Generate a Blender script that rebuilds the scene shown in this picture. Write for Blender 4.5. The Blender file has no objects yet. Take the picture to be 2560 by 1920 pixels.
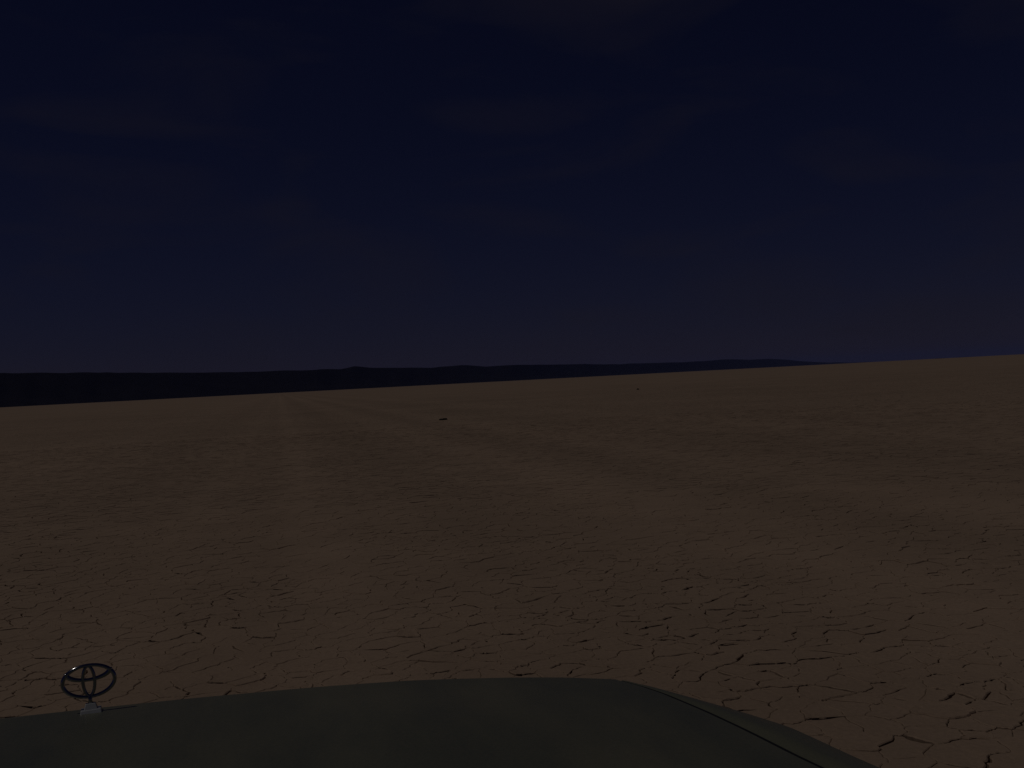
import bpy, bmesh, math, random
import numpy as np
from mathutils import Vector, Matrix
from mathutils.geometry import delaunay_2d_cdt

random.seed(7)
rng = np.random.default_rng(7)
SC = bpy.context.scene
COL = SC.collection

# ------------------------------------------------------------------ camera
FPX = 2745.0                       # focal length in pixels of the 2560 px wide photograph
ROLL = math.radians(2.97)
EYE = 1.60
cam_data = bpy.data.cameras.new('camera')
cam_data.sensor_fit = 'HORIZONTAL'
cam_data.sensor_width = 36.0
cam_data.lens = 36.0 * FPX / 2560.0
cam_data.clip_start = 0.02
cam_data.clip_end = 200000.0
cam = bpy.data.objects.new('camera', cam_data)
COL.objects.link(cam)
cam.matrix_world = (Matrix.Translation((0, 0, EYE))
                    @ Matrix.Rotation(math.radians(90) - 8.5 / FPX, 4, 'X')
                    @ Matrix.Rotation(-ROLL, 4, 'Z'))
SC.camera = cam

# ------------------------------------------------------------------ sky, sun, exposure
SUN_EL = math.radians(63)
SUN_AZ = math.radians(-107)         # clockwise from the view direction: the sun stands to the left
world = bpy.data.worlds.new('World')
SC.world = world
world.use_nodes = True
nt = world.node_tree
nt.nodes.clear()
sky = nt.nodes.new('ShaderNodeTexSky')
sky.sky_type = 'NISHITA'
sky.sun_disc = False
sky.sun_elevation = SUN_EL
sky.sun_rotation = SUN_AZ
sky.altitude = 1200
sky.air_density = 1.0
sky.dust_density = 0.0
sky.ozone_density = 3.0
tint = nt.nodes.new('ShaderNodeMix')
tint.data_type = 'RGBA'
tint.blend_type = 'MULTIPLY'
tint.inputs[0].default_value = 1.0
tint.inputs[7].default_value = (0.57, 0.455, 0.93, 1)
bg = nt.nodes.new('ShaderNodeBackground')
bg.inputs[1].default_value = 0.05
wo = nt.nodes.new('ShaderNodeOutputWorld')
nt.links.new(sky.outputs[0], tint.inputs[6])
# faint high cirrus streaks, drawn on the sky dome by direction
tc = nt.nodes.new('ShaderNodeTexCoord')
mp = nt.nodes.new('ShaderNodeMapping')
mp.inputs['Rotation'].default_value = (0.0, math.radians(28), math.radians(10))
mp.inputs['Scale'].default_value = (1.6, 1.6, 5.0)
cn = nt.nodes.new('ShaderNodeTexNoise')
cn.inputs['Scale'].default_value = 3.4
cn.inputs['Detail'].default_value = 5.0
cn.inputs['Roughness'].default_value = 0.48
cn.inputs['Distortion'].default_value = 0.5
cr = nt.nodes.new('ShaderNodeMapRange')
cr.inputs['From Min'].default_value = 0.46
cr.inputs['From Max'].default_value = 0.78
cr.inputs['To Max'].default_value = 0.45
cloud = nt.nodes.new('ShaderNodeMix')
cloud.data_type = 'RGBA'
cloud.inputs[7].default_value = (3.5, 3.05, 4.7, 1)
nt.links.new(tc.outputs['Generated'], mp.inputs['Vector'])
nt.links.new(mp.outputs['Vector'], cn.inputs['Vector'])
nt.links.new(cn.outputs['Fac'], cr.inputs['Value'])
nt.links.new(cr.outputs['Result'], cloud.inputs[0])
nt.links.new(tint.outputs[2], cloud.inputs[6])
nt.links.new(cloud.outputs[2], bg.inputs[0])
nt.links.new(bg.outputs[0], wo.inputs[0])

sun_data = bpy.data.lights.new('sun', 'SUN')
sun_data.energy = 5.0
sun_data.angle = math.radians(0.53)
sun_data.color = (1.0, 0.93, 0.84)
sun = bpy.data.objects.new('sun', sun_data)
COL.objects.link(sun)
to_sun = Vector((math.sin(SUN_AZ) * math.cos(SUN_EL), math.cos(SUN_AZ) * math.cos(SUN_EL), math.sin(SUN_EL)))
sun.rotation_euler = to_sun.to_track_quat('Z', 'Y').to_euler()
sun.location = (0, 0, 50)

SC.view_settings.view_transform = 'Standard'
SC.view_settings.look = 'None'
SC.view_settings.gamma = 1.0
SC.view_settings.use_curve_mapping = False
SC.view_settings.exposure = -4.27
SC.render.engine = 'CYCLES'
SC.cycles.use_denoising = False
SC.cycles.volume_bounces = 1
SC.cycles.sample_clamp_indirect = 1.5
SC.cycles.caustics_reflective = False
SC.cycles.caustics_refractive = False

# ------------------------------------------------------------------ pixels to directions
def ray(px, py):
    """x and z per metre of depth for a pixel of the 2560 x 1920 photograph"""
    dx, dy = px - 1280.0, py - 960.0
    c, s = math.cos(ROLL), math.sin(ROLL)
    return (dx * c - dy * s) / FPX, -(dx * s + dy * c + 8.5) / FPX

def on_ground(px, py):
    x, z = ray(px, py)
    d = -EYE / z
    return x * d, d

# the car stands 12 degrees to the left of the view direction, its middle 0.30 m left of the camera
CAR_A = math.radians(12)
CAR_C = -0.30
def car_to_world(s, f):
    s += CAR_C
    return s * math.cos(CAR_A) - f * math.sin(CAR_A), s * math.sin(CAR_A) + f * math.cos(CAR_A)

# old wheel lanes, parallel to the car: offset from its middle, half width, strength (negative: broken, darker strip)
LANES = [(0.62, 0.40, 1.0), (-0.85, 0.34, 0.55), (4.5, 0.60, 0.8), (7.6, 0.60, 0.7), (-5.6, 0.55, 0.5), (-7.1, 0.5, 0.45),
         (14.0, 0.9, 0.6), (2.5, 0.75, -0.8), (6.1, 0.55, -0.8), (-2.6, 0.7, -0.4), (10.5, 1.2, -0.7)]

# ------------------------------------------------------------------ helpers
def mesh_obj(name, verts, faces, mat, parent=None, smooth=False):
    me = bpy.data.meshes.new(name)
    me.from_pydata([tuple(v) for v in verts], [], faces)
    me.update()
    if smooth:
        me.polygons.foreach_set('use_smooth', [True] * len(me.polygons))
    if mat:
        me.materials.append(mat)
    o = bpy.data.objects.new(name, me)
    COL.objects.link(o)
    o.parent = parent
    return o

def bm_obj(name, bm, mat, parent=None, smooth=False):
    bmesh.ops.recalc_face_normals(bm, faces=bm.faces)
    me = bpy.data.meshes.new(name)
    bm.to_mesh(me)
    bm.free()
    if smooth:
        me.polygons.foreach_set('use_smooth', [True] * len(me.polygons))
    me.materials.append(mat)
    o = bpy.data.objects.new(name, me)
    COL.objects.link(o)
    o.parent = parent
    return o

def box(bm, x0, x1, y0, y1, z0, z1, bevel=0.0):
    vs = [bm.verts.new((x, y, z)) for x in (x0, x1) for y in (y0, y1) for z in (z0, z1)]
    idx = [(0, 1, 3, 2), (4, 6, 7, 5), (0, 4, 5, 1), (2, 3, 7, 6), (0, 2, 6, 4), (1, 5, 7, 3)]
    fs = [bm.faces.new([vs[i] for i in q]) for q in idx]
    if bevel:
        es = list({e for f in fs for e in f.edges})
        bmesh.ops.bevel(bm, geom=es, offset=bevel, segments=2, profile=0.6, affect='EDGES')

def sweep(bm, path, rad, n=10, closed=True, flat=1.0):
    """tube along a path of Vectors; rad is a number or a list; flat scales it along Y"""
    m = len(path)
    rings = []
    for i in range(m):
        a = path[(i - 1) % m] if (closed or i > 0) else path[i]
        b = path[(i + 1) % m] if (closed or i < m - 1) else path[i]
        t = (b - a).normalized()
        up = Vector((0, 1, 0))
        if abs(t.dot(up)) > 0.95:
            up = Vector((1, 0, 0))
        side = t.cross(up).normalized()
        up = side.cross(t).normalized()
        r = rad[i] if isinstance(rad, (list, tuple)) else rad
        rings.append([bm.verts.new(path[i] + side * (r * math.cos(2 * math.pi * k / n))
                                   + up * (r * flat * math.sin(2 * math.pi * k / n))) for k in range(n)])
    for i in range(m if closed else m - 1):
        A, B = rings[i], rings[(i + 1) % m]
        for k in range(n):
            bm.faces.new((A[k], A[(k + 1) % n], B[(k + 1) % n], B[k]))
    if not closed:
        bm.faces.new(rings[0][::-1])
        bm.faces.new(rings[-1])

def spin(bm, prof, n=40, axis='X'):
    """revolve (radius, along-axis) profile about an axis"""
    rings = []
    for (r, a) in prof:
        ring = []
        for k in range(n):
            c, s = math.cos(2 * math.pi * k / n), math.sin(2 * math.pi * k / n)
            ring.append(bm.verts.new((a, r * c, r * s) if axis == 'X' else (r * c, r * s, a)))
        rings.append(ring)
    for A, B in zip(rings, rings[1:]):
        for k in range(n):
            bm.faces.new((A[k], A[(k + 1) % n], B[(k + 1) % n], B[k]))
    return rings

def smoothstep(a, b, x):
    t = np.clip((np.asarray(x, float) - a) / (b - a), 0, 1)
    return t * t * (3 - 2 * t)

class Waves:
    """cheap smooth noise: a sum of random plane waves, about -1..1"""
    def __init__(self, lam, n=7, seed=0):
        g = np.random.default_rng(seed)
        a = g.uniform(0, 2 * np.pi, n)
        k = 2 * np.pi / (lam * g.uniform(0.7, 1.5, n))
        self.k = np.stack([np.cos(a) * k, np.sin(a) * k])
        self.p = g.uniform(0, 2 * np.pi, n)
        self.n = n
    def __call__(self, x, y):
        x = np.asarray(x, float)[..., None]
        y = np.asarray(y, float)[..., None]
        return np.sin(x * self.k[0] + y * self.k[1] + self.p).sum(-1) / math.sqrt(self.n) * 0.8

# ------------------------------------------------------------------ materials
def new_mat(name):
    m = bpy.data.materials.new(name)
    m.use_nodes = True
    return m, m.node_tree, m.node_tree.nodes['Principled BSDF']

def simple_mat(name, col, rough=0.6, metal=0.0, coat=0.0, noise=0.0, nscale=20.0):
    m, t, b = new_mat(name)
    b.inputs['Roughness'].default_value = rough
    b.inputs['Metallic'].default_value = metal
    b.inputs['Coat Weight'].default_value = coat
    n = t.nodes.new('ShaderNodeTexNoise')
    n.inputs['Scale'].default_value = nscale
    n.inputs['Detail'].default_value = 4
    c = t.nodes.new('ShaderNodeTexCoord')
    r = t.nodes.new('ShaderNodeMix')
    r.data_type = 'RGBA'
    r.inputs[6].default_value = (*[v * (1 - noise) for v in col], 1)
    r.inputs[7].default_value = (*[min(1, v * (1 + noise)) for v in col], 1)
    t.links.new(c.outputs['Object'], n.inputs['Vector'])
    t.links.new(n.outputs['Fac'], r.inputs[0])
    t.links.new(r.outputs[2], b.inputs['Base Color'])
    return m

def playa_mat():
    """sun-baked clay: broad mottling, fine grain, faint polished wheel lane"""
    m, t, b = new_mat('baked_clay')
    N, L = t.nodes.new, t.links.new
    geo = N('ShaderNodeNewGeometry')
    def noise(scale, detail, rough, vec=None):
        n = N('ShaderNodeTexNoise')
        n.inputs['Scale'].default_value = scale
        n.inputs['Detail'].default_value = detail
        n.inputs['Roughness'].default_value = rough
        L((vec or geo.outputs['Position']), n.inputs['Vector'])
        return n.outputs['Fac']
    def ramp(fac, a, b_, lo, hi):
        r = N('ShaderNodeMapRange')
        r.inputs['From Min'].default_value = a
        r.inputs['From Max'].default_value = b_
        r.inputs['To Min'].default_value = lo
        r.inputs['To Max'].default_value = hi
        L(fac, r.inputs['Value'])
        return r.outputs['Result']
    def mul(a, c):
        n = N('ShaderNodeMath')
        n.operation = 'MULTIPLY'
        L(a, n.inputs[0])
        L(c, n.inputs[1])
        return n.outputs[0]
    broad = ramp(noise(0.09, 4, 0.55), 0.3, 0.7, 0.91, 1.07)
    mid = ramp(noise(0.9, 5, 0.6), 0.3, 0.7, 0.92, 1.07)
    fine = ramp(noise(38, 4, 0.7), 0.25, 0.75, 0.86, 1.12)
    grit = ramp(noise(170, 2, 0.7), 0.2, 0.8, 0.88, 1.10)
    val = mul(mul(broad, mid), mul(fine, grit))
    # crackle too far away to build: narrow lines where two clay plates meet
    vo = N('ShaderNodeTexVoronoi')
    vo.feature = 'DISTANCE_TO_EDGE'
    vo.inputs['Scale'].default_value = 2.3
    L(geo.outputs['Position'], vo.inputs['Vector'])
    crack = ramp(vo.outputs['Distance'], 0.0, 0.045, 0.45, 1.0)
    attr = N('ShaderNodeAttribute')
    attr.attribute_name = 'crackle'
    mixc = N('ShaderNodeMix')
    mixc.inputs[2].default_value = 1.0
    L(attr.outputs['Fac'], mixc.inputs[0])
    L(crack, mixc.inputs[3])
    val = mul(val, mixc.outputs[0])
    # wheel-worn lanes: compacted clay is a little paler, the broken strips beside them a little darker
    wob = N('ShaderNodeVectorMath')
    wob.operation = 'DOT_PRODUCT'
    wob.inputs[1].default_value = (math.cos(CAR_A), math.sin(CAR_A), 0)
    L(geo.outputs['Position'], wob.inputs[0])
    sft = N('ShaderNodeMath')
    sft.operation = 'MULTIPLY_ADD'
    sft.inputs[1].default_value = 0.5
    L(noise(0.22, 3, 0.6), sft.inputs[0])
    L(wob.outputs['Value'], sft.inputs[2])
    for c, h, k in LANES:
        d = N('ShaderNodeMath')
        d.operation = 'SUBTRACT'
        L(sft.outputs[0], d.inputs[0])
        d.inputs[1].default_value = c + CAR_C + 0.25
        ab = N('ShaderNodeMath')
        ab.operation = 'ABSOLUTE'
        L(d.outputs[0], ab.inputs[0])
        r = N('ShaderNodeMapRange')
        r.interpolation_type = 'SMOOTHERSTEP'
        r.inputs['From Min'].default_value = 0.0
        r.inputs['From Max'].default_value = h * 1.7
        r.inputs['To Min'].default_value = 1.0 + 0.085 * k
        r.inputs['To Max'].default_value = 1.0
        L(ab.outputs[0], r.inputs['Value'])
        val = mul(val, r.outputs['Result'])
    hue = N('ShaderNodeMix')
    hue.data_type = 'RGBA'
    hue.inputs[6].default_value = (0.41, 0.293, 0.208, 1)
    hue.inputs[7].default_value = (0.402, 0.293, 0.209, 1)
    L(noise(0.35, 3, 0.5), hue.inputs[0])
    fin = N('ShaderNodeMix')
    fin.data_type = 'RGBA'
    fin.blend_type = 'MULTIPLY'
    fin.inputs[0].default_value = 1.0
    L(hue.outputs[2], fin.inputs[6])
    L(val, fin.inputs[7])
    L(fin.outputs[2], b.inputs['Base Color'])
    b.inputs['Roughness'].default_value = 0.92
    b.inputs['Specular IOR Level'].default_value = 0.2
    bump = N('ShaderNodeBump')
    bump.inputs['Strength'].default_value = 0.55
    bump.inputs['Distance'].default_value = 0.006
    L(noise(26, 5, 0.65), bump.inputs['Height'])
    L(bump.outputs[0], b.inputs['Normal'])
    return m

def paint_mat():
    """grey-green paint under a film of pale dust, streaky and patchy"""
    m, t, b = new_mat('dusty_grey_green_paint')
    N, L = t.nodes.new, t.links.new
    tc = N('ShaderNodeTexCoord')
    mp = N('ShaderNodeMapping')
    mp.inputs['Scale'].default_value = (5.0, 1.4, 3.0)
    L(tc.outputs['Object'], mp.inputs['Vector'])
    n1 = N('ShaderNodeTexNoise')
    n1.inputs['Scale'].default_value = 1.1
    n1.inputs['Detail'].default_value = 6
    n1.inputs['Roughness'].default_value = 0.6
    L(mp.outputs['Vector'], n1.inputs['Vector'])
    n2 = N('ShaderNodeTexNoise')
    n2.inputs['Scale'].default_value = 260
    n2.inputs['Detail'].default_value = 2
    L(tc.outputs['Object'], n2.inputs['Vector'])
    mx = N('ShaderNodeMath')
    mx.operation = 'MULTIPLY_ADD'
    mx.inputs[1].default_value = 0.35
    L(n2.outputs['Fac'], mx.inputs[0])
    L(n1.outputs['Fac'], mx.inputs[2])
    rp = N('ShaderNodeMapRange')
    rp.inputs['From Min'].default_value = 0.45
    rp.inputs['From Max'].default_value = 0.9
    L(mx.outputs[0], rp.inputs['Value'])
    c = N('ShaderNodeMix')
    c.data_type = 'RGBA'
    c.inputs[6].default_value = (0.106, 0.114, 0.078, 1)
    c.inputs[7].default_value = (0.180, 0.172, 0.112, 1)
    L(rp.outputs['Result'], c.inputs[0])
    L(c.outputs[2], b.inputs['Base Color'])
    r = N('ShaderNodeMapRange')
    r.inputs['To Min'].default_value = 0.42
    r.inputs['To Max'].default_value = 0.62
    L(rp.outputs['Result'], r.inputs['Value'])
    L(r.outputs['Result'], b.inputs['Roughness'])
    b.inputs['Coat Weight'].default_value = 0.4
    b.inputs['Coat Roughness'].default_value = 0.36
    return m

M_PLAYA = playa_mat()
M_HILL = simple_mat('basalt_hillside', (0.018, 0.016, 0.017), 0.95, noise=0.45, nscale=0.004)
M_HILL.node_tree.nodes['Principled BSDF'].inputs['Specular IOR Level'].default_value = 0.0
M_PAINT = paint_mat()
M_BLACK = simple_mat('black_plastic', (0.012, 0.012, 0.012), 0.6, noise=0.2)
M_RUBBER = simple_mat('tyre_rubber', (0.02, 0.02, 0.02), 0.85, noise=0.3)
M_SATIN = simple_mat('satin_silver', (0.46, 0.48, 0.50), 0.38, 0.3, noise=0.15, nscale=90)
M_CHROME = simple_mat('aged_chrome', (0.42, 0.43, 0.45), 0.14, 1.0, noise=0.15, nscale=60)
M_STEEL = simple_mat('grey_steel', (0.35, 0.35, 0.36), 0.35, 0.9, noise=0.1)
M_LENS = simple_mat('headlamp_lens', (0.75, 0.77, 0.78), 0.08, 0.0, 0.8, noise=0.03)
M_AMBER = simple_mat('amber_lens', (0.6, 0.22, 0.03), 0.15, 0.0, 0.5, noise=0.05)
M_ROCK = simple_mat('dark_basalt_stone', (0.020, 0.018, 0.018), 0.9, noise=0.5, nscale=9)

# ------------------------------------------------------------------ ground: base sheet
APEX = np.array([0.0, -3.5])       # the crack field is a wide wedge that opens from behind the car
R_IN, R_OUT = 4.0, 47.0
HALF = math.radians(36)
def field_depth(x, y, inset=0.0):
    """1 well inside the field of built clay plates, 0 outside"""
    dx, dy = np.asarray(x, float) - APEX[0], np.asarray(y, float) - APEX[1]
    r = np.hypot(dx, dy)
    a = np.abs(np.arctan2(dx, dy))
    side = (HALF - a) * r
    d = np.minimum(np.minimum(r - R_IN, R_OUT - r), side)
    return np.where(a > 1.5, -1.0, d)

CRACK_DEPTH = 0.055
radii = np.concatenate([np.linspace(0.0, 60, 151)[1:], 60 * (1.12 ** np.arange(1, 69))])
NA = 360
ang = np.linspace(0, 2 * np.pi, NA, endpoint=False)
RR, AA = np.meshgrid(radii, ang, indexing='ij')
GX, GY = APEX[0] + RR * np.sin(AA), APEX[1] + RR * np.cos(AA)
GZ = -0.003 - CRACK_DEPTH * smoothstep(0.25, 0.75, field_depth(GX, GY))
far_w = Waves(900, 6, 3)
GZ = GZ - 0.10 * (far_w(GX, GY) + 1) * smoothstep(300, 3000, RR)
verts = np.stack([GX, GY, GZ], -1).reshape(-1, 3)
nr = len(radii)
ii, jj = np.meshgrid(np.arange(nr - 1), np.arange(NA), indexing='ij')
j2 = (jj + 1) % NA
quads = np.stack([ii * NA + jj, (ii + 1) * NA + jj, (ii + 1) * NA + j2, ii * NA + j2], -1).reshape(-1, 4)
verts = np.vstack([verts, [[APEX[0], APEX[1], -0.003]]])
cidx = len(verts) - 1
faces = [tuple(q[::-1]) for q in quads.tolist()] + [(cidx, (j + 1) % NA, j) for j in range(NA)]
ground = mesh_obj('ground', verts.tolist(), faces, M_PLAYA)
ground['kind'] = 'structure'
ground['label'] = 'flat dry lakebed of pale brown cracked clay'
ca = ground.data.attributes.new('crackle', 'FLOAT', 'POINT')
cv = np.append((smoothstep(R_OUT - 3, R_OUT + 2, RR) * (1 - smoothstep(80, 220, RR))).ravel(), 0.0)
ca.data.foreach_set('value', cv.astype(np.float32))

# ------------------------------------------------------------------ ground: clay plates
def plate_size(x, y):
    return 0.136 + 0.036 * S1(x, y) + 0.030 * S2(x, y)
S1, S2 = Waves(2.6, 7, 11), Waves(0.9, 7, 12)
def scatter():
    cell = 0.32
    grid = {}
    pts = []
    n = 380000
    rr = np.sqrt(rng.uniform(R_IN ** 2, R_OUT ** 2, n))
    aa = rng.uniform(-HALF, HALF, n)
    X, Y = APEX[0] + rr * np.sin(aa), APEX[1] + rr * np.cos(aa)
    D = np.clip(plate_size(X, Y), 0.075, 0.29) * rng.uniform(0.7, 1.25, n) * (1 + 0.018 * np.clip(Y - 8, 0, 40))
    for x, y, d in zip(X.tolist(), Y.tolist(), D.tolist()):
        gx, gy = int(math.floor(x / cell)), int(math.floor(y / cell))
        ok = True
        span = 1 if d < cell else 2
        for i in range(gx - span, gx + span + 1):
            for j in range(gy - span, gy + span + 1):
                for (px, py) in grid.get((i, j), ()):
                    if (px - x) ** 2 + (py - y) ** 2 < d * d:
                        ok = False
                        break
                if not ok:
                    break
            if not ok:
                break
        if ok:
            grid.setdefault((gx, gy), []).append((x, y))
            pts.append((x, y))
    return pts
seeds = scatter()
res = delaunay_2d_cdt([Vector(p) for p in seeds], [], [], 0, 1e-7, False)
dv = np.array([tuple(v) for v in res[0]])
tri = np.array([f for f in res[2] if len(f) == 3])
A_, B_, C_ = dv[tri[:, 0]], dv[tri[:, 1]], dv[tri[:, 2]]
den = 2 * (A_[:, 0] * (B_[:, 1] - C_[:, 1]) + B_[:, 0] * (C_[:, 1] - A_[:, 1]) + C_[:, 0] * (A_[:, 1] - B_[:, 1]))
a2, b2, c2 = (A_ ** 2).sum(1), (B_ ** 2).sum(1), (C_ ** 2).sum(1)
den = np.where(np.abs(den) < 1e-12, 1e-12, den)
CC = np.stack([(a2 * (B_[:, 1] - C_[:, 1]) + b2 * (C_[:, 1] - A_[:, 1]) + c2 * (A_[:, 1] - B_[:, 1])) / den,
               (a2 * (C_[:, 0] - B_[:, 0]) + b2 * (A_[:, 0] - C_[:, 0]) + c2 * (B_[:, 0] - A_[:, 0])) / den], 1)
inc = {}
edge_tri = {}
for t, (a, b, c) in enumerate(tri.tolist()):
    for v in (a, b, c):
        inc.setdefault(v, []).append(t)
    for e in ((a, b), (b, c), (c, a)):
        edge_tri.setdefault((min(e), max(e)), []).append(t)

WX1, WY1 = Waves(0.42, 8, 21), Waves(0.42, 8, 22)
WX2, WY2 = Waves(0.11, 8, 23), Waves(0.11, 8, 24)
WX3, WY3 = Waves(0.035, 8, 25), Waves(0.035, 8, 26)
PATCH, PATCH2 = Waves(3.4, 7, 31), Waves(1.1, 7, 32)
UND = Waves(0.6, 7, 33)
def lane(x, y):
    """smooth wheel-worn lanes that run the way the car is heading"""
    s = x * math.cos(CAR_A) + y * math.sin(CAR_A) - CAR_C
    a = sum(k * np.exp(-((s - c) / h) ** 2) for c, h, k in LANES if k > 0)
    return np.clip(a, 0, 1)
def rough_strip(x, y):
    s = x * math.cos(CAR_A) + y * math.sin(CAR_A) - CAR_C
    return sum(-k * np.exp(-((s - c) / h) ** 2) for c, h, k in LANES if k < 0)

# one crack along every edge two plates share: subdivided, warped, with its own width profile
edge_pts = {}
keys = [k for k, v in edge_tri.items() if len(v) == 2]
E0 = CC[[edge_tri[k][0] for k in keys]]
E1 = CC[[edge_tri[k][1] for k in keys]]
mid = (E0 + E1) / 2
dist = np.hypot(mid[:, 0], mid[:, 1])
elen = np.hypot(*(E1 - E0).T)
across = np.abs((E1 - E0) @ np.array([math.cos(0.16), -math.sin(0.16)])) / np.maximum(elen, 1e-6)
u = rng.uniform(0, 1, len(keys))
patch = np.clip(0.88 + 0.30 * PATCH(mid[:, 0], mid[:, 1]) + 0.22 * PATCH2(mid[:, 0], mid[:, 1]), 0.25, 1.5)
w = np.where(u < 0.38, rng.uniform(0.0014, 0.0034, len(keys)),
    np.where(u < 0.70, rng.uniform(0.004, 0.013, len(keys)), rng.uniform(0.012, 0.031, len(keys))))
w = w * (0.26 + 1.0 * across ** 2) * patch * (1 - 0.75 * lane(mid[:, 0], mid[:, 1])) * (1 + 0.5 * rough_strip(mid[:, 0], mid[:, 1]))
w = np.minimum(w, elen * 0.28)
nseg = np.where(dist < 9, 7, np.where(dist < 14, 4, np.where(dist < 22, 3, 2)))
for q, k in enumerate(keys):
    t = np.linspace(0, 1, nseg[q] + 1)
    p = E0[q] + (E1[q] - E0[q]) * t[:, None]
    prof = np.sin(np.pi * t) ** 0.7 * rng.uniform(0.4, 1.5, len(t))
    edge_pts[k] = (p, 0.0007 + w[q] * 0.5 * (0.18 + 0.82 * prof))
allp = np.concatenate([edge_pts[k][0] for k in keys])
wp = allp.copy()
wp[:, 0] += 0.030 * WX1(allp[:, 0], allp[:, 1]) + 0.009 * WX2(allp[:, 0], allp[:, 1]) + 0.0055 * WX3(allp[:, 0], allp[:, 1])
wp[:, 1] += 0.030 * WY1(allp[:, 0], allp[:, 1]) + 0.009 * WY2(allp[:, 0], allp[:, 1]) + 0.0055 * WY3(allp[:, 0], allp[:, 1])
o = 0
for k in keys:
    n = len(edge_pts[k][0])
    edge_pts[k] = (wp[o:o + n], edge_pts[k][1])
    o += n

cells = []
for v, ts in inc.items():
    c = dv[v]
    if field_depth(c[0], c[1]) < 0.30 or len(ts) < 3:
        continue
    cc = CC[ts]
    if np.abs(cc - c).max() > 0.8:
        continue
    order = np.argsort(np.arctan2(cc[:, 1] - c[1], cc[:, 0] - c[0]))
    ts = [ts[i] for i in order]
    P, W = [], []
    ok = True
    for a, b in zip(ts, ts[1:] + ts[:1]):
        sh = [x for x in tri[a].tolist() if x in tri[b].tolist() and x != v]
        if len(sh) != 1:
            ok = False
            break
        k = (min(v, sh[0]), max(v, sh[0]))
        if k not in edge_pts:
            ok = False
            break
        p, ww = edge_pts[k]
        if edge_tri[k][0] != a:
            p, ww = p[::-1], ww[::-1]
        P.append(p[:-1])
        W.append(ww[:-1])
    if not ok:
        continue
    P, W = np.concatenate(P), np.concatenate(W)
    tan = np.roll(P, -1, 0) - np.roll(P, 1, 0)
    tan /= np.maximum(np.hypot(tan[:, 0], tan[:, 1]), 1e-6)[:, None]
    nin = np.stack([-tan[:, 1], tan[:, 0]], 1)
    cells.append((c, P, W, nin))

def pix_of(x, y, z=0.0):
    uu, vv = x / y * FPX, -(z - EYE) / y * FPX - 8.5
    c, s = math.cos(ROLL), math.sin(ROLL)
    return 1280 + uu * c + vv * s, 960 - uu * s + vv * c
HOOD_X = [0, 225, 463, 800, 1050, 1300, 1545, 1815, 2115, 2223, 2600]
HOOD_Y = [1800, 1775, 1745, 1705, 1693, 1692, 1697, 1772, 1863, 1917, 2100]
score = []
for i, (c, P, W, nin) in enumerate(cells):
    px, py = pix_of(c[0], c[1]) if c[1] > 0.5 else (-1, -1)
    vis = 0 <= px <= 2560 and py < min(1920, np.interp(px, HOOD_X, HOOD_Y))
    score.append(np.ptp(P[:, 0]) * np.ptp(P[:, 1]) / max(c[1], 1) ** 3 if vis else -1)
single = set(np.argsort(score)[::-1][:300].tolist())

def plate_mesh(c, P, W, nin, single_piece):
    """top face, rounded rim and side walls of one clay plate, relative to c"""
    n = len(P)
    d = math.hypot(c[0], c[1])
    tilt = rng.normal(0, 0.010, 2)
    lift = rng.normal(0, 0.0011)
    curl = max(0.0, rng.normal(0.0012, 0.002))
    outer = P + nin * W[:, None]
    rel = outer - c
    rad = np.hypot(rel[:, 0], rel[:, 1])
    z = 0.003 + lift + rel @ tilt + 0.0012 * UND(outer[:, 0], outer[:, 1])
    rings = []
    if d < 15:
        rim = rel + nin * (0.004 + 0.25 * W)[:, None]
        inner = rel + nin * 0.028
        rings.append(np.column_stack([rel * (1 - 0.04), np.full(n, -CRACK_DEPTH - 0.004)]))
        rings.append(np.column_stack([rel, z - 0.0022 - 0.10 * W]))
        rings.append(np.column_stack([rim, z + curl * 0.6]))
        rings.append(np.column_stack([inner * 0.97, z * 0.5 + 0.0015]))
    else:
        rings.append(np.column_stack([rel, np.full(n, -CRACK_DEPTH - 0.004)]))
        rings.append(np.column_stack([rel, z]))
    V = np.concatenate(rings)
    F = []
    for r in range(len(rings) - 1):
        for k in range(n):
            k2 = (k + 1) % n
            F.append((r * n + k, r * n + k2, (r + 1) * n + k2, (r + 1) * n + k))
    top = (len(rings) - 1) * n
    F.append(tuple(range(top, top + n)))
    return V, F

bulk_v, bulk_f, base = [], [], 0
for i, (c, P, W, nin) in enumerate(cells):
    V, F = plate_mesh(c, P, W, nin, i in single)
    if i in single:
        ob = mesh_obj('clay_plate', V.tolist(), F, M_PLAYA, ground)
        ob.location = (float(c[0]), float(c[1]), 0.0)
    else:
        V = V + np.array([c[0], c[1], 0.0])
        bulk_v.append(V)
        bulk_f.extend([tuple(j + base for j in f) for f in F])
        base += len(V)
field = mesh_obj('clay_plates', np.concatenate(bulk_v).tolist(), bulk_f, M_PLAYA, ground)
field['kind'] = 'stuff'

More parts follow.
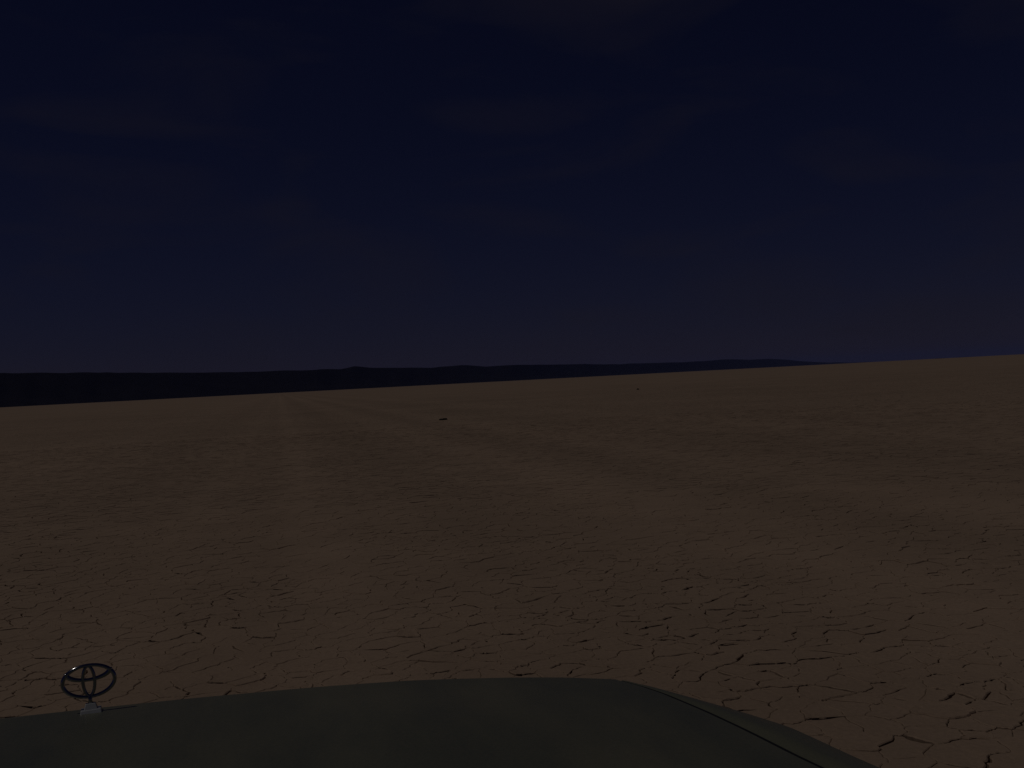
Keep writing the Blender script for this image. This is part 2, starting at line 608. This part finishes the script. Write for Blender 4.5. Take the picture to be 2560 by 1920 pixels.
# ------------------------------------------------------------------ hills: a flat-topped range running away to the right
TOP = [(-420, 935), (-200, 932), (0, 930), (200, 929), (450, 930), (640, 928), (700, 925), (850, 921), (885, 914),
       (930, 918), (1080, 918), (1150, 911), (1215, 915), (1280, 911), (1400, 910), (1550, 909), (1700, 905),
       (1830, 898), (1950, 896), (2050, 899), (2130, 897), (2300, 893), (2420, 889), (2560, 883), (2900, 862)]
tx = np.array([ray(*p)[0] for p in TOP])
tz = np.array([ray(*p)[1] for p in TOP])
NAZ, NRD = 760, 34
az = np.linspace(math.radians(-70), math.radians(33), NAZ)
slope = np.interp(np.tan(az), tx, tz)
slope = slope * smoothstep(-72, -42, np.degrees(az)) * (1 - smoothstep(12.5, 19.0, np.degrees(az)))
slope = np.maximum(slope + 0.00022 * np.interp(az, np.linspace(az[0], az[-1], 220), rng.normal(0, 1, 220)), np.where(np.degrees(az) < 18, 0.0004, -0.0006))
Dist = np.interp(np.degrees(az), [-70, -54, -38, -25, -10, 0, 8, 16, 24, 33], [2300, 3900, 5300, 6600, 9000, 12500, 19000, 29000, 38000, 42000])
g1, g2 = Waves(math.radians(5), 6, 41), Waves(math.radians(1.1), 6, 42)
spur = 0.5 + 0.5 * np.clip(0.6 * g1(az, az * 0) + 0.5 * g2(az, az * 0), -1, 1)
tt = np.linspace(0, 1, NRD)
shape = np.interp(tt, [0, 0.25, 0.5, 0.62, 0.74, 0.80, 0.9, 1.0], [-0.03, 0.05, 0.22, 0.45, 0.80, 0.98, 1.0, 0.9])
hv = []
crag = Waves(420, 8, 43)
for i in range(NAZ):
    wdt = 0.16 * Dist[i] * (0.75 + 0.5 * spur[i])
    near = Dist[i] - wdt * 0.8
    for j in range(NRD):
        r = near + wdt * tt[j]
        hh = shape[j] * slope[i] * Dist[i]
        x, y = math.tan(az[i]) * r, r
        hh *= 1.0 + 0.10 * float(crag(x, y)) * (1 - abs(2 * min(tt[j] / 0.8, 1) - 1))
        hv.append((x, y, hh - 1.0))
hf = [(i * NRD + j, (i + 1) * NRD + j, (i + 1) * NRD + j + 1, i * NRD + j + 1) for i in range(NAZ - 1) for j in range(NRD - 1)]
hills = mesh_obj('hills', hv, hf, M_HILL, smooth=False)
hills['kind'] = 'structure'
hills['label'] = 'dark flat-topped hills along the horizon'

# ------------------------------------------------------------------ vehicle front
car_root = bpy.data.objects.new('off_road_vehicle', None)
COL.objects.link(car_root)
car_root['label'] = 'grey-green off-road vehicle, only its bonnet seen, with chrome emblem at the front'
car_root['category'] = 'vehicle'
x0, y0 = car_to_world(0, 0)
car_root.location = (x0, y0, 0)
car_root.rotation_euler = (0, 0, CAR_A)
# car coordinates: X to the right, Y forward, Z up, origin on the ground under the driver's shoulder line

EDGE_F = [0.36, 0.70, 1.073, 1.161, 1.273, 1.384, 1.518, 1.576, 1.637]
EDGE_S = [0.885, 0.875, 0.858, 0.849, 0.842, 0.833, 0.818, 0.807, 0.790]
def edge_s(f):
    return float(np.interp(f, EDGE_F, EDGE_S))
FR_S = [0.0, 0.14, 0.34, 0.48, 0.625, 0.72, 0.79, 0.85, 0.92]
FR_F = [1.752, 1.750, 1.738, 1.722, 1.690, 1.664, 1.637, 1.600, 1.520]
def front_f(s):
    return float(np.interp(abs(s), FR_S, FR_F))
def hood_z(s, f):
    """height of the bonnet skin: gentle rise to the windscreen, shallow crown, softly raised shoulders"""
    back = front_f(min(abs(s), 0.79)) - f
    z = 1.139 + 0.062 * (1 - math.exp(-max(back, 0) / 0.75)) + 0.012 * min(max(back, 0), 1.3)
    z -= 0.012 * (abs(s) / 0.8) ** 4
    z += 0.011 * float(smoothstep(0.30, 0.42, abs(s)) * (1 - smoothstep(0.45, 0.78, abs(s)))) * smoothstep(0.02, 0.35, back)
    return float(z)

# bonnet skin: a grid in s and along the length, then the lip rolled down at the front and a folded edge
NS, NF = 61, 44
hvv, hff = [], []
REAR_F = 0.40
rows = []
for j in range(NF + 6):
    row = []
    for i in range(NS):
        q = -1 + 2 * i / (NS - 1)
        if j < NF:
            t = j / (NF - 1)
            t = 1 - (1 - t) ** 1.35
            # lateral limit depends on f, f depends on lateral: two passes
            s = q * 0.84
            for _ in range(4):
                f = REAR_F + (front_f(s) - REAR_F) * t
                s = q * edge_s(min(f, 1.637))
            z = hood_z(s, f)
        else:
            s = q * edge_s(1.637)
            ph = (j - NF + 1) / 6 * math.radians(88)
            f = front_f(s) + 0.030 * math.sin(ph)
            z = hood_z(s, front_f(s)) - 0.034 * (1 - math.cos(ph)) - (0.02 if j == NF + 5 else 0)
        row.append(len(hvv))
        hvv.append((s, f, z))
    rows.append(row)
for a, b in zip(rows, rows[1:]):
    for i in range(NS - 1):
        hff.append((a[i], a[i + 1], b[i + 1], b[i]))
for side in (0, NS - 1):                       # folded-down side flanges
    prev = None
    for r_ in rows:
        x, y, z = hvv[r_[side]]
        hvv.append((x, y, z - 0.0006))         # own vertices, so that the fold stays crisp
        hvv.append((x * 0.995, y, z - 0.022))
        cur = len(hvv) - 1
        if prev is not None:
            hff.append((prev - 1, cur - 1, cur, prev))
        prev = cur
bm = bmesh.new()
me = bpy.data.meshes.new('tmp')
me.from_pydata(hvv, [], hff)
bm.from_mesh(me)
bpy.data.meshes.remove(me)
hood = bm_obj('bonnet', bm, M_PAINT, car_root, smooth=True)
hood['label'] = 'wide grey-green bonnet panel'

# wings: start one shut-line away from the bonnet, roll over and drop down the side, with a wheel arch
GAP = 0.0085
def wing(sign):
    NFW = 70
    fs = np.linspace(0.30, 1.640, NFW)
    WH_F, WH_R = 0.98, 0.47
    V, F = [], []
    rows = []
    for f in fs:
        s0 = edge_s(f) + GAP
        z0 = hood_z(edge_s(f), f) - 0.001
        k = float(np.clip(0.22 + (1.66 - f) / 0.40, 0.22, 1.12))
        arch = 0.0
        if abs(f - WH_F) < WH_R:
            arch = math.sqrt(WH_R ** 2 - (f - WH_F) ** 2) * 0.98
        low = max(0.50, 0.40 + arch)
        pr = [(0.0, -0.010), (0.0, -0.0012), (0.030 * k, -0.003), (0.058 * k, -0.009), (0.082 * k, -0.024),
              (0.098 * k, -0.050), (0.108 * k, -0.10), (0.114 * k, -0.19), (0.118 * k, -0.26)]
        prof = [(s0 + a, z0 + b) for a, b in pr]
        bot = max(low, 0.0)
        prof.append((s0 + 0.121 * k, min(z0 - 0.27, max(bot, z0 - 0.42))))
        prof.append((s0 + 0.123 * k, min(z0 - 0.28, bot)))
        row = []
        for (s, z) in prof:
            row.append(len(V))
            V.append((sign * s, f, z))
        rows.append(row)
    for a, b in zip(rows, rows[1:]):
        for i in range(len(a) - 1):
            F.append((a[i], a[i + 1], b[i + 1], b[i]))
    bm = bmesh.new()
    me = bpy.data.meshes.new('tmp')
    me.from_pydata(V, [], F)
    bm.from_mesh(me)
    bpy.data.meshes.remove(me)
    return bm_obj('wing', bm, M_PAINT, car_root, smooth=True)
wing(1)
wing(-1)
for sign in (1, -1):                           # black strip added in the shut-line, standing in for the dark gap
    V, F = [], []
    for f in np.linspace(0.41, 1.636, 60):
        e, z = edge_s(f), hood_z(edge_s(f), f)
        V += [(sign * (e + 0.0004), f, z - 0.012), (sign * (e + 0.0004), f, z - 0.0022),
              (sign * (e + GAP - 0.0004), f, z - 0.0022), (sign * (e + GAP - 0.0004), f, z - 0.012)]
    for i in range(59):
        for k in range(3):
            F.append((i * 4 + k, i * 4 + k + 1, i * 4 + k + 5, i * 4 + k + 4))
    mesh_obj('dark_gap_strip', V, F, M_BLACK, car_root)

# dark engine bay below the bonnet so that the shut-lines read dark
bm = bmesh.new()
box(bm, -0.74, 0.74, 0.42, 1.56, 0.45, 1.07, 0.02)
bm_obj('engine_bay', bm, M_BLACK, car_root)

def bowed(name, s0, s1, z0, z1, off, depth, mat, n=24, parent=None, bev=0.0):
    """panel that follows the bow of the nose; off: behind (-) or ahead (+) of the bonnet lip"""
    V, F = [], []
    for i in range(n + 1):
        s = s0 + (s1 - s0) * i / n
        f = front_f(s) + off
        V += [(s, f, z0 + bev), (s, f, z1 - bev), (s, f - 0.3 * depth, z1), (s, f - depth, z1), (s, f - depth, z0), (s, f - 0.3 * depth, z0)]
    for i in range(n):
        for k in range(6):
            k2 = (k + 1) % 6
            F.append((i * 6 + k, i * 6 + k2, (i + 1) * 6 + k2, (i + 1) * 6 + k))
    F.append(tuple(range(6)))
    F.append(tuple(n * 6 + k for k in range(5, -1, -1)))
    bm = bmesh.new()
    me = bpy.data.meshes.new('tmp')
    me.from_pydata(V, [], F)
    bm.from_mesh(me)
    bpy.data.meshes.remove(me)
    return bm_obj(name, bm, mat, parent or car_root)

gr = bowed('grille', -0.46, 0.46, 0.80, 1.075, -0.02, 0.04, M_BLACK)
for k in range(4):
    bowed('grille_bar', -0.455, 0.455, 0.825 + 0.06 * k, 0.855 + 0.06 * k, 0.018, 0.034, M_CHROME, parent=gr, bev=0.006)
for sg in (-1, 1):
    a, b = sorted((sg * 0.475, sg * 0.79))
    hl = bowed('headlamp', a, b, 0.83, 1.07, 0.012, 0.06, M_LENS, n=10, bev=0.02)
    a, b = sorted((sg * 0.70, sg * 0.785))
    bowed('turn_lamp', a, b, 0.85, 1.05, 0.016, 0.02, M_AMBER, n=6, parent=hl, bev=0.01)
bowed('bumper', -0.90, 0.90, 0.50, 0.785, 0.09, 0.16, M_PAINT, n=30, bev=0.05)
bowed('bumper_strip', -0.80, 0.80, 0.62, 0.67, 0.105, 0.02, M_BLACK, n=24, bev=0.008)
bm = bmesh.new()
box(bm, -0.87, 0.87, 0.20, 0.385, 1.10, 1.165, 0.02)
bm_obj('windscreen_cowl', bm, M_BLACK, car_root)
for sg in (-0.55, 0.10):
    bm = bmesh.new()
    sweep(bm, [Vector((sg, 0.31, 1.165)), Vector((sg + 0.02, 0.29, 1.19)), Vector((sg + 0.30, 0.26, 1.20)), Vector((sg + 0.55, 0.25, 1.205))],
          0.007, 8, closed=False)
    wp_ = bm_obj('wiper', bm, M_BLACK, car_root)
    bm = bmesh.new()
    box(bm, sg + 0.25, sg + 0.80, 0.236, 0.250, 1.19, 1.212, 0.003)
    bm_obj('wiper_blade', bm, M_RUBBER, wp_)
for sg in (-1, 1):
    bm = bmesh.new()
    prof = [(0.23, -0.11), (0.33, -0.125), (0.385, -0.115), (0.398, -0.08), (0.402, 0.0), (0.398, 0.08), (0.385, 0.115), (0.33, 0.125), (0.23, 0.11)]
    spin(bm, prof, 48, 'X')
    ty = bm_obj('wheel', bm, M_RUBBER, car_root, smooth=True)
    ty.location = (sg * 0.80, 0.98, 0.402)
    bm = bmesh.new()
    rg = spin(bm, [(0.232, -0.10), (0.225, 0.0), (0.205, 0.07 * sg), (0.10, 0.055 * sg), (0.085, 0.085 * sg), (0.03, 0.095 * sg)], 40, 'X')
    bm.faces.new(rg[-1])
    bm_obj('rim', bm, M_STEEL, ty, smooth=False)
bm = bmesh.new()
sweep(bm, [Vector((-0.72, 0.98, 0.402)), Vector((0, 0.98, 0.402)), Vector((0.72, 0.98, 0.402))], 0.05, 12, closed=False)
bm_obj('axle', bm, M_BLACK, car_root)
bm = bmesh.new()
for sg in (-1, 1):
    box(bm, sg * 0.45 - 0.05, sg * 0.45 + 0.05, 0.25, 1.68, 0.44, 0.56, 0.01)
bm_obj('chassis_rail', bm, M_BLACK, car_root)

# ------------------------------------------------------------------ emblem standing on the bonnet lip
OF = 1.727
oz = hood_z(0, OF)
orn = bpy.data.objects.new('hood_ornament', None)
COL.objects.link(orn)
orn.parent = car_root
orn['label'] = 'chrome oval emblem on a stepped stand at the bonnet lip'
orn.location = (0.004, OF, oz - 0.0015)
orn.rotation_euler = (math.radians(-2), math.radians(-1.5), math.radians(7))

def chamfer_block(bm, w0, w1, d0, d1, z0, z1):
    lo = [bm.verts.new((sx * w0, sy * d0, z0)) for sx, sy in ((-1, -1), (1, -1), (1, 1), (-1, 1))]
    hi = [bm.verts.new((sx * w1, sy * d1, z1)) for sx, sy in ((-1, -1), (1, -1), (1, 1), (-1, 1))]
    fs = [bm.faces.new(lo[::-1]), bm.faces.new(hi)]
    for k in range(4):
        fs.append(bm.faces.new((lo[k], lo[(k + 1) % 4], hi[(k + 1) % 4], hi[k])))
    es = list({e for f in fs for e in f.edges})
    bmesh.ops.bevel(bm, geom=es, offset=0.0009, segments=2, profile=0.6, affect='EDGES')
bm = bmesh.new()
chamfer_block(bm, 0.0152, 0.0140, 0.0140, 0.0098, 0.0, 0.0070)
bm_obj('stand_plate', bm, M_SATIN, orn, smooth=False)
bm = bmesh.new()
chamfer_block(bm, 0.0096, 0.0070, 0.0088, 0.0036, 0.0064, 0.0150)
bm_obj('stand_step', bm, M_SATIN, orn, smooth=False)
bm = bmesh.new()
sweep(bm, [Vector((0, 0, 0.0135)), Vector((0, 0, 0.0195)), Vector((0, 0, 0.0258))], [0.0034, 0.0028, 0.0034], 12, closed=False)
bm_obj('post', bm, M_CHROME, orn, smooth=True)

CZ, EA, EB = 0.0475, 0.0363, 0.0232
def ellipse(cx, cz, a, b, n=72, a0=0.0, a1=2 * math.pi, closed=True):
    m = n if closed else n - 1
    return [Vector((cx + a * math.cos(a0 + (a1 - a0) * k / m), 0, cz + b * math.sin(a0 + (a1 - a0) * k / m))) for k in range(n)]
bm = bmesh.new()
path = ellipse(0, CZ, EA, EB)
sweep(bm, path, [0.0024 + 0.0007 * abs(math.cos(2 * math.pi * k / 72)) for k in range(72)], 12, True, 1.15)
bm_obj('emblem_ring', bm, M_CHROME, orn, smooth=True)
bm = bmesh.new()
sweep(bm, ellipse(0, CZ, 0.0082, EB - 0.0015, 60), [0.0020 + 0.0006 * abs(math.cos(2 * math.pi * k / 60)) for k in range(60)], 12, True, 1.1)
bm_obj('emblem_loop', bm, M_CHROME, orn, smooth=True)
# crossbar: the lower half of a flat oval, thick in the middle of each arm, joined to the ring
bm = bmesh.new()
n = 49
arc = ellipse(0, CZ + 0.0138, 0.0302, 0.0120, n, math.pi * 0.97, 2.03 * math.pi, False)
sweep(bm, arc, [0.0025 + 0.0012 * abs(math.cos(math.pi * k / (n - 1))) ** 1.0 for k in range(n)], 12, False, 1.0)
bm_obj('emblem_crossbar', bm, M_CHROME, orn, smooth=True)

# ------------------------------------------------------------------ two stones out on the lakebed
def stone(px, py, size, lumps, label, seed):
    g = np.random.default_rng(seed)
    x, y = on_ground(px, py)
    bm = bmesh.new()
    for (dx, dz, sx, sy, sz) in lumps:
        r = bmesh.ops.create_icosphere(bm, subdivisions=3, radius=1.0)
        ph = g.uniform(0, 6.28, 9)
        for v in r['verts']:
            p = v.co.copy()
            k = 1 + 0.13 * math.sin(3.1 * p.x + ph[0] + 2 * p.y) + 0.11 * math.sin(4.3 * p.y + ph[1] - 2.7 * p.z) + 0.08 * math.sin(6.1 * p.z + 3 * p.x + ph[2])
            k += float(g.normal(0, 0.03))
            v.co = Vector((dx + p.x * sx * k, p.y * sy * k, dz + max(p.z, -0.35) * sz * k)) * size
    ob = bm_obj('stone', bm, M_ROCK, None, smooth=False)
    ob.location = (x, y, 0.003)
    ob.rotation_euler = (0, 0, float(g.uniform(-0.3, 0.3)))
    ob['label'] = label
    ob['category'] = 'stone'
    ob['group'] = 'stones on the lakebed'
stone(1108, 1050, 0.32, [(-0.22, 0.05, 0.34, 0.30, 0.16), (0.26, 0.08, 0.30, 0.26, 0.20)],
      'larger low dark stone lying on the clay left of the picture centre', 5)
stone(1595, 974, 0.22, [(0, 0.1, 0.55, 0.5, 0.45)], 'tiny dark stone far out near the horizon, right of centre', 6)

# ------------------------------------------------------------------ desert haze
HAZE = True
if HAZE:
    bm = bmesh.new()
    box(bm, -70000, 70000, -60000, 75000, -2.0, 420.0)
    mh = bpy.data.materials.new('dry_haze')
    mh.use_nodes = True
    t = mh.node_tree
    t.nodes.clear()
    out = t.nodes.new('ShaderNodeOutputMaterial')
    pv = t.nodes.new('ShaderNodeVolumePrincipled')
    pv.inputs['Color'].default_value = (0.22, 0.30, 0.80, 1)
    pv.inputs['Density'].default_value = 1.8e-5
    pv.inputs['Anisotropy'].default_value = 0.0
    t.links.new(pv.outputs[0], out.inputs['Volume'])
    hz = bm_obj('haze', bm, mh)
    hz['kind'] = 'stuff'
    hz['label'] = 'thin bluish desert haze over the lakebed'
